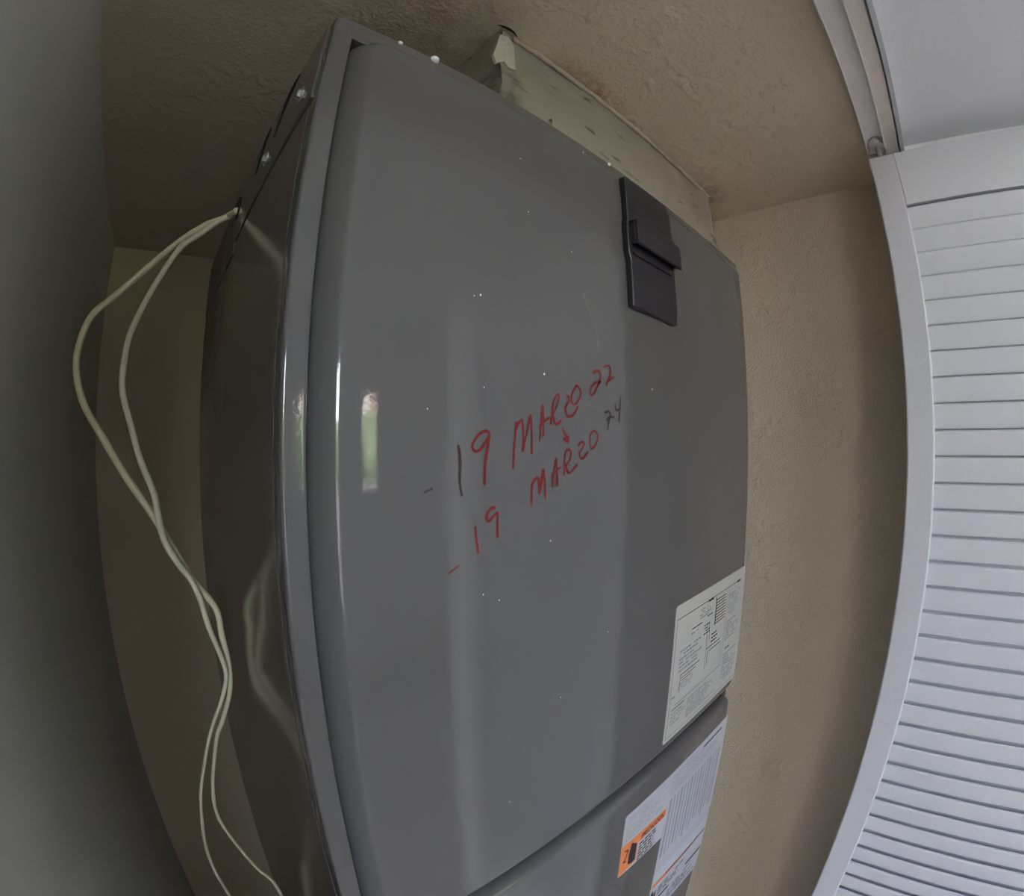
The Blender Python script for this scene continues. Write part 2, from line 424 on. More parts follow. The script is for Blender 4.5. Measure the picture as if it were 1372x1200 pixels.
LINE_TWO = [('red', [(0.6808, -0.3368), (0.7175, -0.3187)]), ('red', [(0.7739, -0.2166), (0.7774, -0.2518), (0.7842, -0.2959)]), ('red', [(0.8477, -0.1711), (0.8349, -0.17), (0.8197, -0.1824), (0.8146, -0.1995), (0.8221, -0.2061), (0.8373, -0.1978), (0.8554, -0.1837)]), ('red', [(0.8564, -0.1838), (0.8552, -0.2216), (0.8551, -0.2598)]), ('red', [(0.9918, -0.1783), (0.9934, -0.1461), (0.995, -0.1099)]), ('red', [(0.9939, -0.1159), (1.0058, -0.0984), (1.0207, -0.0909)]), ('red', [(1.0207, -0.0909), (1.0254, -0.1156), (1.0279, -0.1445)]), ('red', [(1.0279, -0.1445), (1.0365, -0.0998), (1.0453, -0.0653)]), ('red', [(1.0453, -0.0653), (1.0514, -0.113), (1.0547, -0.1609)]), ('red', [(1.0893, -0.1256), (1.094, -0.0816), (1.1052, -0.0313)]), ('red', [(1.1052, -0.0313), (1.1097, -0.0737), (1.1132, -0.1249)]), ('red', [(1.0817, -0.0937), (1.1066, -0.0736), (1.1288, -0.0616)]), ('red', [(1.1433, -0.09), (1.1451, -0.0577), (1.1483, -0.0276)]), ('red', [(1.145, -0.034), (1.1549, -0.0125), (1.1662, -0.0061), (1.1796, -0.0127), (1.1749, -0.0367), (1.1517, -0.0601)]), ('red', [(1.1536, -0.0588), (1.1718, -0.0838), (1.2128, -0.0551)]), ('red', [(1.2162, 0.0071), (1.2353, 0.0207), (1.2497, 0.0154), (1.2375, -0.0041), (1.2197, -0.0219)]), ('red', [(1.2218, -0.0219), (1.2411, -0.0369), (1.2717, -0.0119)]), ('red', [(1.2867, 0.0488), (1.3019, 0.0607), (1.3234, 0.0533), (1.3288, 0.0333), (1.3094, 0.0051), (1.2904, -0.0009), (1.2821, 0.0188), (1.2867, 0.0511)]), ('grey', [(1.372, 0.1297), (1.3952, 0.1359), (1.4067, 0.1254), (1.398, 0.0997), (1.3877, 0.0655)]), ('grey', [(1.3814, 0.1014), (1.4049, 0.1146), (1.4321, 0.116)]), ('grey', [(1.44, 0.1709), (1.4413, 0.1487), (1.4525, 0.1429), (1.4768, 0.1575)]), ('grey', [(1.4778, 0.199), (1.4704, 0.1531), (1.4633, 0.0976)])]
CABLE_A = [(0.242, 2.225, 1.142), (0.199, 2.408, 1.178), (0.126, 2.417, 1.139), (0.064, 2.408, 1.082), (-0.019, 2.395, 0.994), (-0.166, 2.367, 0.814), (-0.282, 2.342, 0.676), (-0.362, 2.319, 0.587), (-0.397, 2.289, 0.478), (-0.404, 2.251, 0.342), (-0.356, 2.223, 0.184), (-0.257, 2.196, 0.031), (-0.159, 2.167, -0.122), (-0.052, 2.14, -0.277), (0.014, 2.121, -0.397), (0.06, 2.106, -0.487), (0.107, 2.093, -0.569), (0.181, 2.073, -0.685), (0.19, 2.054, -0.8), (0.202, 2.064, -0.942), (0.188, 2.081, -1.086), (0.133, 2.097, -1.23), (0.088, 2.104, -1.319), (0.045, 2.113, -1.457), (0.004, 2.123, -1.614), (-0.017, 2.134, -1.789), (0.011, 2.146, -1.975), (0.09, 2.165, -2.278), (0.158, 2.176, -2.464), (0.184, 2.193, -2.743)]
CABLE_B = [(0.236, 2.345, 1.173), (0.168, 2.369, 1.133), (0.078, 2.354, 1.032), (0.0, 2.341, 0.947), (-0.085, 2.311, 0.756), (-0.139, 2.277, 0.606), (-0.173, 2.247, 0.495), (-0.185, 2.219, 0.397), (-0.185, 2.185, 0.247), (-0.141, 2.158, 0.095), (-0.095, 2.13, -0.055), (-0.043, 2.106, -0.181), (-0.029, 2.09, -0.272), (-0.01, 2.074, -0.371), (0.038, 2.058, -0.467), (0.084, 2.046, -0.535), (0.115, 2.032, -0.618), (0.136, 2.01, -0.742), (0.169, 2.009, -0.88), (0.178, 2.022, -0.984), (0.14, 2.035, -1.099), (0.093, 2.046, -1.192), (0.044, 2.055, -1.299), (-0.034, 2.069, -1.512), (-0.078, 2.079, -1.669), (-0.124, 2.097, -1.94), (-0.128, 2.111, -2.171), (-0.094, 2.133, -2.519)]

# ------------------------------------------------------------------ the setting
H = 2.0; XL = -0.685; XR = 3.71; YB = 5.1
ZC = CZ + H * D                      # height of the closet and hall ceiling
HALL_X = 3.275 * D                   # white hall wall the door folds against
T = 0.1

def sbox(name, lo, hi, mat, label=None):
    return structure(box(name, lo, hi, mat), label)

sbox('floor', (-2.7, ROOM_Y - 0.15, -0.1), (2.5, YB * D + T, 0), M['tile'])
sbox('wall_left', (XL * D - T, -0.1, 0), (XL * D, YB * D + T, 2.56), M['grey_green'], 'smooth grey-green closet side wall beside the cables')
sbox('wall_back', (XL * D, YB * D, 0), (XR * D + T, YB * D + T, 2.56), M['olive'], 'dim olive closet back wall behind the air handler')
sbox('wall_right', (XR * D, -0.05, 0), (XR * D + T, YB * D, 2.56), M['beige_wall'], 'rough beige plaster closet wall between air handler and louvered door')
sbox('ceiling', (XL * D, 0.0, ZC), (XR * D, YB * D, 2.56), M['beige'], 'lumpy beige plaster closet ceiling')
sbox('ceiling.001', (-2.6, -0.95, ZC), (HALL_X, -0.236 * D, 2.56), M['white_wall'], 'smooth white hall ceiling beyond the door track')
sbox('trim_1', (XL * D, -0.236 * D, ZC), (XR * D, 0.0, 2.56), M['strip'], 'header above the door track')
sbox('wall_hall', (HALL_X, -0.56, 0), (HALL_X + T, -0.1, 2.56), M['white_wall'], 'white hall wall behind the folded louvered door')
sbox('wall_front', (-2.6, -0.1, 0), (XL * D - T, 0.0, 2.56), M['white_wall'])
sbox('wall_front.001', (XL * D - T, -0.135, 0), (XL * D, -0.1005, ZC), M['white_wall'])
sbox('wall_front.002', (HALL_X + 0.0005, -0.0995, 0), (2.4, 0.0, 2.56), M['white_wall'])
sbox('ceiling.002', (-2.6, ROOM_Y, 2.56), (2.4, YB * D + T, 2.66), M['white_wall'])
bm = bmesh.new()
y0, y1, z0, z1 = WIN_ADDED
for a, b in (((-2.7, ROOM_Y, 0), (-2.6, y0, 2.66)), ((-2.7, y1, 0), (-2.6, 0, 2.66)), ((-2.7, y0, 0), (-2.6, y1, z0)), ((-2.7, y0, z1), (-2.6, y1, 2.66))):
    add_box(bm, a, b)
structure(link_mesh('wall_side', bm, M['white_wall']))
root = bpy.data.objects.new('added_window', None); sc.collection.objects.link(root)  # added window, brightens the louvered door from the left
place(root, Vector((-2.65, (y0 + y1) / 2, z0)), None); structure(root)
bm = bmesh.new()
for a, b in (((-2.68, y0, z0), (-2.62, y0 + 0.05, z1)), ((-2.68, y1 - 0.05, z0), (-2.62, y1, z1)), ((-2.68, y0 + 0.05, z0), (-2.62, y1 - 0.05, z0 + 0.05)), ((-2.68, y0 + 0.05, z1 - 0.05), (-2.62, y1 - 0.05, z1)), ((-2.675, (y0 + y1) / 2 - 0.03, z0 + 0.05), (-2.625, (y0 + y1) / 2 + 0.03, z1 - 0.05))):
    add_box(bm, a, b, 0.004)
link_mesh('window_frame', bm, M['frame'], root)
for a, b in ((y0 + 0.05, (y0 + y1) / 2 - 0.03), ((y0 + y1) / 2 + 0.03, y1 - 0.05)):
    bm = bmesh.new(); add_quad(bm, (-2.65, a, z0 + 0.05), (-2.65, b, z0 + 0.05), (-2.65, b, z1 - 0.05), (-2.65, a, z1 - 0.05))
    link_mesh('pane', bm, M['glass'], root)
sbox('wall_side.001', (2.4, ROOM_Y, 0), (2.5, 0.0, 2.66), M['white_wall'])

# window wall with two openings
bm = bmesh.new()
xs = sorted({-2.7, 2.5, WIN_SMALL[0], WIN_SMALL[1], WIN_DOOR[0], WIN_DOOR[1]})
zs = sorted({0.0, 2.66, WIN_SMALL[2], WIN_SMALL[3], WIN_DOOR[2], WIN_DOOR[3]})
for i in range(len(xs) - 1):
    for j in range(len(zs) - 1):
        cx, cz = (xs[i] + xs[i + 1]) / 2, (zs[j] + zs[j + 1]) / 2
        if any(w[0] < cx < w[1] and w[2] < cz < w[3] for w in (WIN_SMALL, WIN_DOOR)):
            continue
        add_box(bm, (xs[i], ROOM_Y - 0.12, zs[j]), (xs[i + 1], ROOM_Y, zs[j + 1]))
structure(link_mesh('wall_window', bm, M['white_wall']))
for n, w in (('window_1', WIN_SMALL), ('window_2', WIN_DOOR)):
    root = bpy.data.objects.new(n, None); sc.collection.objects.link(root)
    place(root, Vector(((w[0] + w[1]) / 2, ROOM_Y - 0.06, w[2])), None); structure(root)
    bm = bmesh.new(); f = 0.05
    add_box(bm, (w[0], ROOM_Y - 0.09, w[2]), (w[0] + f, ROOM_Y - 0.03, w[3]), 0.004)
    add_box(bm, (w[1] - f, ROOM_Y - 0.09, w[2]), (w[1], ROOM_Y - 0.03, w[3]), 0.004)
    add_box(bm, (w[0] + f, ROOM_Y - 0.09, w[2]), (w[1] - f, ROOM_Y - 0.03, w[2] + f), 0.004)
    add_box(bm, (w[0] + f, ROOM_Y - 0.09, w[3] - f), (w[1] - f, ROOM_Y - 0.03, w[3]), 0.004)
    if w[1] - w[0] > 1:
        mxx = (w[0] + w[1]) / 2
        add_box(bm, (mxx - 0.03, ROOM_Y - 0.085, w[2] + f), (mxx + 0.03, ROOM_Y - 0.035, w[3] - f), 0.004)
    link_mesh('window_frame', bm, M['frame'], root)
    panes = [(w[0] + f, w[1] - f)] if w[1] - w[0] < 1 else [(w[0] + f, (w[0] + w[1]) / 2 - 0.03), ((w[0] + w[1]) / 2 + 0.03, w[1] - f)]
    for a, b in panes:
        bm = bmesh.new(); add_quad(bm, (a, ROOM_Y - 0.06, w[2] + f), (b, ROOM_Y - 0.06, w[2] + f), (b, ROOM_Y - 0.06, w[3] - f), (a, ROOM_Y - 0.06, w[3] - f))
        link_mesh('pane', bm, M['glass'], root)
# outside the windows
sbox('ground', (-9, -14, -0.25), (9, 3, -0.1005), M['lawn'])
sbox('added_bounce_wall', (-4.3, -6, -0.1), (-4.15, 2, 3.3), M['fence'])  # unseen wall added to block low sky and soften the side daylight
sbox('wall_garden', (-9, -4.2, -0.1), (9, -4.1, 1.28), M['fence'])
bm = bmesh.new()
bmesh.ops.create_grid(bm, x_segments=120, y_segments=24, size=0.5)
for v in bm.verts:
    x, z = v.co.x * 12.6 + 2.4, (v.co.y + 0.5) * 2.25
    n_ = noise.noise(Vector((x * 2.2, z * 2.2, 3))) * 0.25 + noise.noise(Vector((x * 7, z * 7, 9))) * 0.12
    v.co = Vector((x, -5.3 + n_ - (0.5 if z > 2 else 0), z - 0.1 + (n_ * 0.6 if z > 1.9 else 0)))
r = bmesh.ops.extrude_face_region(bm, geom=bm.faces[:])
bmesh.ops.translate(bm, verts=[e for e in r['geom'] if isinstance(e, bmesh.types.BMVert)], vec=(0, -0.8, 0))
bmesh.ops.recalc_face_normals(bm, faces=bm.faces)
hedge = link_mesh('hedge', bm, M['leaf'], smooth=True)
tag(hedge, 'dense green hedge outside the window, seen mirrored in the grey panel', 'hedge', kind='stuff')

# ------------------------------------------------------------------ air handler
root = thing('air_handler', 'grey enamelled air handler cabinet with red handwriting filling the closet', 'air handler', P(1.65, 2.2, 0) - Vector((0, 0, CZ - 0.45)))
BOT = -6.0
UT = 1.262
# cabinet carcass: side, top, back
bm = bmesh.new()
add_box(bm, P(0.253, 1.10, BOT), P(3.03, 3.43, 0.952), 0.0012)
link_mesh('cabinet', bm, M['enamel_side'], root)
# front flange: folded sheet round the panels
bm = bmesh.new()
prof = [(0.255, 1.115), (0.253, 1.05), (0.2535, 1.036), (0.257, 1.0305), (0.261, 1.0292), (0.264, 1.029), (0.267, 1.029), (0.304, 1.029), (0.307, 1.029), (0.310, 1.0294), (0.314, 1.031), (0.317, 1.038), (0.318, 1.11)]
zz = [BOT, 1.255]
cols = [[bm.verts.new(P(x, y, z)) for x, y in prof] for z in zz]
for k in range(len(prof) - 1):
    bm.faces.new((cols[0][k], cols[0][k + 1], cols[1][k + 1], cols[1][k]))
link_mesh('side_flange', bm, M['enamel'], root, smooth=True)
bm = bmesh.new()
add_box(bm, P(0.29, 1.0295, 1.185), P(3.03, 1.10, UT), 0.0006)
add_box(bm, P(3.0, 1.045, BOT), P(3.03, 1.10, 1.25), 0.001)
link_mesh('front_frame', bm, M['enamel_side'], root)
# top cap with its down-turned lip, gap below it
cap = None
bm = bmesh.new()
add_box(bm, P(0.247, 1.085, 0.959), P(3.03, 3.40, UT), 0.0012)
cap = link_mesh('top_cap', bm, M['enamel_side'], root)
bm = bmesh.new()
add_box(bm, P(0.262, 1.09, 0.94), P(3.02, 2.2, 0.97))
link_mesh('cap_gap', bm, M['dark'], root)
ubox('rear_lip', 0.2475, 0.3, 2.2, 3.425, 0.9, 1.2615, M['enamel_side'], root, 0.0008)
for y, z in ((1.225, 1.075), (1.63, 1.075)):
    bm = bmesh.new()
    add_cyl(bm, P(0.238, y, z), (1, 0, 0), 0.0032, 0.0044, 0.0022, 6)
    add_cyl(bm, P(0.246, y, z), (1, 0, 0), 0.0058, 0.0058, 0.0008, 18)
    link_mesh('screw', bm, M['steel'], cap)
# punched cable hole with a bent tab
bm = bmesh.new()
add_cyl(bm, P(0.246, 2.24, 1.165), (1, 0, 0), 0.011, 0.011, 0.0012, 16)
h = link_mesh('cable_hole', bm, M['dark'], cap)
bm = bmesh.new()
add_box(bm, P(0.228, 2.27, 1.135), P(0.246, 2.30, 1.18), 0.0006)
link_mesh('hole_tab', bm, M['steel'], cap)
# torn slots in the cap lip
for y0, y1, z in ((1.32, 1.55, 1.2), (1.66, 1.83, 1.2)):
    bm = bmesh.new()
    pts = spline([P(0.2462, y0, z + 0.05), P(0.2462, (y0 + y1) / 2, z + 0.02), P(0.2462, y1, z - 0.08)], 6)
    add_tube(bm, pts, lambda t: 0.0003 + 0.0008 * math.sin(math.pi * t), 5)
    link_mesh('torn_slot', bm, M['dark'], cap)
# pale scuffs on the side
for pts in ([(2.22, 0.30), (2.14, 0.27), (2.13, 0.2), (2.2, 0.16)], [(2.5, 0.24), (2.46, 0.16), (2.38, 0.12)]):
    bm = bmesh.new()
    add_tube(bm, spline([P(0.2525, y, z) for y, z in pts], 5), 0.0006, 4)
    link_mesh('scuff_mark', bm, M['scuff'], root)

def rrect(x0, x1, z0, z1, r, n=6):
    out = []
    for cx, cz, a0 in ((x1 - r, z1 - r, 0), (x0 + r, z1 - r, 90), (x0 + r, z0 + r, 180), (x1 - r, z0 + r, 270)):
        for k in range(n + 1):
            a = math.radians(a0 + 90 * k / n)
            out.append((cx + r * math.cos(a), cz + r * math.sin(a)))
    return out

def crown(x, x0):
    """Slow roll of the sheet towards its left edge."""
    t = max(0.0, (x0 + 0.178 - x))
    return 0.62 * t * t

def pressed_panel(name, x0, x1, z0, z1, mat, parent, r=0.07):
    """Pressed sheet-metal door: rolled rim, slightly crowned near the hinge side."""
    bm = bmesh.new()
    #      inset left, inset others, y
    dls = (0, 0, 0.005, 0.016, 0.029, 0.045, 0.053, 0.058, 0.064)
    dts = (0, 0, 0.002, 0.006, 0.012, 0.021, 0.028, 0.034, 0.042)
    dbs = (0, 0, 0.004, 0.014, 0.027, 0.044, 0.054, 0.062, 0.072)
    ys = (0.105, 0.056, 0.046, 0.034, 0.0215, 0.0085, 0.0035, 0.0012, 0.0)
    rings = list(zip(dls, dts, dbs, ys))
    rings += [(0.064 + 0.121 * k / 10, 0.042 + 0.004 * k, 0.072 + 0.004 * k, 0.0) for k in range(1, 11)] + [(0.20, 0.10, 0.13, 0.0)]
    prev = None
    for dl, do, db, y in rings:
        loop = rrect(x0 + dl, x1 - do, z0 + db, z1 - do, max(r - do * 0.7, 0.012))
        cur = [bm.verts.new(P(x, 1.0 + y + crown(x, x0), z)) for x, z in loop]
        if prev:
            n = len(cur)
            for k in range(n):
                bm.faces.new((prev[k], cur[k], cur[(k + 1) % n], prev[(k + 1) % n]))
        prev = cur
    bm.faces.new(prev)
    bmesh.ops.recalc_face_normals(bm, faces=bm.faces)
    return link_mesh(name, bm, mat, parent, smooth=True)

upper = pressed_panel('access_panel', 0.322, 3.02, -1.70, 1.225, M['enamel'], root)
lower = pressed_panel('filter_panel', 0.322, 3.02, -5.2, -1.735, M['enamel'], root)
link_bm = bmesh.new(); add_box(link_bm, P(0.29, 1.106, BOT + 0.1), P(3.0, 1.13, 1.2))
link_mesh('panel_recess', link_bm, M['dark'], root)  # shade of the groove put into the colour: near-black plate
link_bm = bmesh.new(); add_box(link_bm, P(0.34, 1.03, BOT), P(3.02, 1.11, -5.25), 0.002)
link_mesh('base_rail', link_bm, M['enamel_side'], root)
sbox('trim_2', (XL * D + 0.0005, 1.03 * D, 0), (XR * D - 0.0005, 3.6 * D, CZ + BOT * D - 0.0002), M['white_wall'], 'plinth under the air handler')

# handwriting, in panel coordinates
def strokes(name, lines, colour, y, hw=0.0052):
    bm = bmesh.new()
    for c, pts in lines:
        if c != colour: continue
        q = spline([(x, z, 0) for x, z in pts], 6); y -= 0.00006
        n = len(q); L = []; R = []
        for i, p in enumerate(q):
            t = (q[min(i + 1, n - 1)] - q[max(i - 1, 0)]).normalized()
            w = hw * (0.85 + 0.35 * noise.noise(Vector((p.x * 14, p.y * 14, 2)))) * (0.75 if i in (0, n - 1) else 1)
            nx, nz = -t.y * w, t.x * w
            L.append(bm.verts.new(P(p.x + nx, y, p.y + nz))); R.append(bm.verts.new(P(p.x - nx, y, p.y - nz)))
        for i in range(n - 1):
            bm.faces.new((L[i], L[i + 1], R[i + 1], R[i]))
    bmesh.ops.recalc_face_normals(bm, faces=bm.faces)
    return link_mesh(name, bm, M['marker_' + colour], upper)
GLYPHS_ONE = [(0, 1), (1, 2), (2, 4), (4, 9), (9, 12), (12, 15), (15, 17), (17, 18), (18, 19), (19, 21), (21, 24)]
GLYPHS_TWO = [(0, 1), (1, 2), (2, 4), (4, 9), (9, 12), (12, 15), (15, 17), (17, 18), (18, 20), (20, 22)]
for lines, spans in ((LINE_ONE, GLYPHS_ONE), (LINE_TWO, GLYPHS_TWO)):
    for a, b in spans:
        o = strokes('handwritten_character', lines[a:b], lines[a][0], 0.9985)
        o['label'] = 'red marker handwriting' if lines[a][0] == 'red' else 'faded brown marker handwriting'
# white flecks and one pale scratch on the panel
bm = bmesh.new()
FLECK = [(0.79, 0.437), (0.767, 0.43), (0.805, 0.17), (1.05, 0.235), (1.72, 0.25), (0.985, 0.78), (1.2, 0.70), (0.86, -0.45), (1.08, -0.3), (0.8, -0.42), (1.3, 1.19), (0.95, 0.98), (0.62, 0.1), (1.15, -0.9), (0.9, -1.25), (1.42, -0.72)]
for i, (x, z) in enumerate(FLECK):
    r = 0.0030 if i in (0, 3, 10) else 0.0018
    r *= 1.0 if i != 4 else 1.6
    bm.faces.new([bm.verts.new(P(x + r * math.cos(a) * (1 + 0.3 * math.sin(3 * a + i)), 0.9985, z + r * math.sin(a) * 1.2)) for a in [k * math.pi / 3.5 for k in range(7)]])
bmesh.ops.recalc_face_normals(bm, faces=bm.faces)
o = link_mesh('paint_flecks', bm, M['speck'], upper); o['kind'] = 'stuff'
bm = bmesh.new()
add_tube(bm, spline([P(x, 0.9995, z) for x, z in ((1.26, 0.56), (1.29, 0.5), (1.325, 0.44), (1.34, 0.36))], 6), 0.0005, 4)
link_mesh('scratch', bm, M['scuff'], upper)
# drips of white paint on the top edge
for x, r in ((0.47, 0.0018), (0.6, 0.0034), (1.52, 0.002)):
    bm = bmesh.new()
    bmesh.ops.create_uvsphere(bm, u_segments=10, v_segments=7, radius=r)
    for v in bm.verts: v.co.z *= 0.7; v.co += P(x, 1.03, 1.262 - 0.006)
    link_mesh('paint_drip', bm, M['speck'], root, smooth=True)

# black latch
latch = thing('x', 'x', 'x', P(1.73, 1.0, 0.6)); latch.name = 'panel_latch'
for k in ('label', 'category'): del latch[k]
place(latch, P(1.73, 1.0, 0.6), root)
def poly_plate(name, pts, y0, y1, mat, parent, bev=0.0008):
    bm = bmesh.new()
    f = bm.faces.new([bm.verts.new(P(x, y0, z)) for x, z in pts])
    r = bmesh.ops.extrude_face_region(bm, geom=[f])
    bmesh.ops.translate(bm, verts=[e for e in r['geom'] if isinstance(e, bmesh.types.BMVert)], vec=(0, (y1 - y0) * D, 0))
    bmesh.ops.recalc_face_normals(bm, faces=bm.faces)
    if bev:
        bmesh.ops.bevel(bm, geom=bm.edges[:], offset=bev, segments=1, affect='EDGES', clamp_overlap=True)
    return link_mesh(name, bm, mat, parent)
poly_plate('latch_plate', [(1.545, 1.182), (1.545, 0.955), (1.535, 0.955), (1.535, 0.815), (1.548, 0.775), (1.548, 0.572), (1.935, 0.572), (1.935, 1.135), (1.918, 1.150), (1.918, 1.182)], 0.999, 0.968, M['black'], latch)
bm = bmesh.new()
zt, zb = 0.955, 0.84
add_box(bm, P(1.548, 0.925, zb), P(1.935, 0.942, zt), 0.0012)          # front wall of the hollow pull
add_box(bm, P(1.548, 0.942, zt - 0.02), P(1.935, 0.97, zt), 0.0006)    # top web
add_box(bm, P(1.548, 0.94, zb + 0.01), P(1.565, 0.97, zt), 0.0006)
add_box(bm, P(1.918, 0.94, zb + 0.01), P(1.935, 0.97, zt), 0.0006)
link_mesh('latch_pull', bm, M['black'], latch)
bm = bmesh.new()
add_box(bm, P(1.56, 0.955, 0.80), P(1.88, 0.97, 0.815), 0.0005)
link_mesh('latch_ridge', bm, M['black'], latch)

# stickers
def bar(bm, x0, x1, z, h, y):
    add_quad(bm, P(x0, y, z - h / 2), P(x1, y, z - h / 2), P(x1, y, z + h / 2), P(x0, y, z + h / 2))
def poly(bm, pts, y):
    bm.faces.new([bm.verts.new(P(a, y, b)) for a, b in pts])
def seg(bm, a, b, w, y):
    a, b = Vector((a[0], a[1])), Vector((b[0], b[1])); d = (b - a).normalized() * (w / 2); n = Vector((-d.y, d.x))
    add_quad(bm, *[P(q.x, y, q.y) for q in (a - n, b - n, b + n, a + n)])
def textrows(bm, x0, x1, z0, z1, rows, y, h=0.45, fill=0.75, word=0.04):
    st = (z1 - z0) / rows
    for r_ in range(rows):
        z = z0 + st * (r_ + 0.5); x = x0
        end = x0 + (x1 - x0) * random.uniform(0.55, 1.0)
        while x < end:
            w = word * random.uniform(0.4, 1.5)
            if random.random() < fill + 0.15:
                bar(bm, x, min(x + w, end), z, abs(st) * h, y)
            x += w + word * 0.25
def bm_count(o):
    return o.data.polygons
def ink(name, bm, mat, parent):
    bmesh.ops.recalc_face_normals(bm, faces=bm.faces)
    for f in bm.faces:
        if f.normal.y > 0: f.normal_flip()
    o = link_mesh(name, bm, mat, parent); o['kind'] = 'stuff' if len(bm_count(o)) > 8 else 'thing'
    if o['kind'] == 'thing': del o['kind']
    return o
def letters(name, body, x, z, size, width, mat, parent, y):
    cu = bpy.data.curves.new('letters', 'FONT'); cu.body = body; cu.size = 1.0; cu.offset = 0.012
    tmp = bpy.data.objects.new('letters', cu); sc.collection.objects.link(tmp)
    dg = bpy.context.evaluated_depsgraph_get(); dg.update()
    me = bpy.data.meshes.new_from_object(tmp.evaluated_get(dg))
    bpy.data.objects.remove(tmp)
    bm = bmesh.new(); bm.from_mesh(me); bpy.data.meshes.remove(me)
    mx0 = min(v.co.x for v in bm.verts); mx1 = max(v.co.x for v in bm.verts); k = width / (mx1 - mx0)
    for v in bm.verts:
        v.co = P(x + (v.co.x - mx0) * k, y, z + v.co.y * size)
    return ink(name, bm, mat, parent)

YS = 0.9965; YI = 0.9950
ws = poly_plate('wiring_diagram_sticker', rrect(2.0, 3.01, -1.598, -0.777, 0.02, 3), 1.0, YS, M['sticker_cream'], root, 0)
ws['label'] = 'cream printed wiring diagram sticker'
bm = bmesh.new()
bar(bm, 2.015, 2.93, -0.853, 0.004, YI)
bar(bm, 2.40, 2.475, -0.857, 0.014, YI); bar(bm, 2.86, 2.925, -0.855, 0.014, YI)
for a, b, w in (((2.20, -0.962), (2.33, -0.963), 0.006), ((2.414, -0.988), (2.427, -1.162), 0.004), ((2.439, -0.991), (2.459, -1.12), 0.004), ((2.427, -1.164), (2.64, -1.165), 0.005),
                ((2.455, -1.19), (2.646, -1.19), 0.005), ((2.743, -1.279), (2.821, -1.28), 0.008), ((2.691, -0.867), (2.7, -1.37), 0.003), ((2.455, -1.19), (2.455, -1.28), 0.005), ((2.427, -1.164), (2.432, -1.3), 0.004),
                ((2.4, -0.947), (2.475, -0.947), 0.006), ((2.70, -1.37), (2.08, -1.372), 0.003), ((2.66, -1.19), (2.66, -1.36), 0.003), ((2.112, -1.2), (2.345, -1.2), 0.005), ((2.12, -1.222), (2.30, -1.222), 0.004), ((2.112, -1.2), (2.112, -1.30), 0.004),
                ((2.13, -1.24), (2.25, -1.24), 0.004), ((2.03, -1.31), (2.075, -1.312), 0.005), ((2.05, -1.395), (2.2, -1.395), 0.006), ((2.02, -1.57), (2.99, -1.57), 0.003), ((2.018, -0.86), (2.022, -1.56), 0.003)):
    seg(bm, a, b, w, YI)
for k in range(9):
    z = -0.885 - k * 0.0185
    bar(bm, 2.525, 2.675, z, 0.006, YI)
seg(bm, (2.522, -0.87), (2.522, -1.04), 0.012, YI)
textrows(bm, 2.37, 2.47, -0.99, -1.06, 4, YI, word=0.02)
textrows(bm, 2.49, 2.60, -1.08, -1.15, 3, YI, word=0.025)
ink('diagram_print', bm, M['ink'], ws)
bm = bmesh.new()
textrows(bm, 2.72, 2.97, -0.90, -1.05, 9, YI, 0.5, word=0.03); textrows(bm, 2.72, 2.97, -1.08, -1.22, 7, YI, 0.5, word=0.03); textrows(bm, 2.73, 2.97, -1.31, -1.52, 9, YI, 0.5, word=0.03)
textrows(bm, 2.08, 2.36, -1.04, -1.18, 6, YI, 0.5, word=0.03); textrows(bm, 2.24, 2.66, -1.40, -1.54, 8, YI, 0.55, word=0.035); textrows(bm, 2.05, 2.22, -1.41, -1.50, 4, YI, 0.5, word=0.03)
textrows(bm, 2.10, 2.3, -1.25, -1.30, 3, YI, 0.5, word=0.02); textrows(bm, 2.2, 2.36, -0.98, -1.0, 1, YI, 0.6, word=0.02); textrows(bm, 2.30, 2.46, -0.875, -0.94, 4, YI, 0.5, word=0.02)
ink('diagram_small_print', bm, M['ink_grey'], ws)

rs = poly_plate('rating_sheet_sticker', [(1.725, -1.915), (2.97, -1.915), (3.012, -1.925), (3.012, -3.50), (2.97, -3.545), (2.215, -3.545), (2.195, -2.205), (2.195, -2.475), (1.722, -2.445), (1.71, -1.93)], 1.0, YS, M['sticker_white'], root, 0)
rs['label'] = 'white printed data sheet sticker with orange warning'
bm = bmesh.new()
poly(bm, [(1.714, -2.165), (2.185, -2.197), (2.185, -2.262), (1.885, -2.262), (1.893, -2.425), (1.722, -2.44)], YI)
ink('orange_warning_print', bm, M['sticker_orange'], rs)
bm = bmesh.new()
poly(bm, [(2.215, -3.015), (3.005, -3.035), (3.005, -3.052), (2.6, -3.058), (2.216, -3.065)], YI)
ink('orange_warning_print', bm, M['sticker_orange'], rs)
YT = 0.9938
bm = bmesh.new()
textrows(bm, 1.735, 2.15, -1.945, -2.15, 11, YI, 0.3, word=0.035)
textrows(bm, 2.20, 2.70, -1.945, -2.02, 5, YI, 0.4, word=0.035); textrows(bm, 2.2, 2.95, -2.03, -2.11, 6, YI, 0.4, word=0.035)
for k in range(16):
    x = 2.235 + k * 0.047
    z1 = -2.66 - 0.08 * random.random()
    seg(bm, (x, -2.15), (x, z1), 0.018 if k % 3 else 0.028, YI)
seg(bm, (2.23, -2.845), (2.99, -2.86), 0.006, YI); seg(bm, (2.23, -2.80), (2.99, -2.81), 0.004, YI)
ink('table_print', bm, M['ink_pale'], rs)
bm = bmesh.new()
poly(bm, [(2.217, -2.88), (3.005, -2.90), (3.005, -3.03), (2.217, -3.01)], YI)
ink('tinted_band', bm, M['ink_blue'], rs)
bm = bmesh.new()
textrows(bm, 1.905, 2.175, -2.278, -2.455, 6, YI, 0.5, 0.9, word=0.05)
seg(bm, (2.62, -1.972), (2.92, -1.974), 0.014, YI)
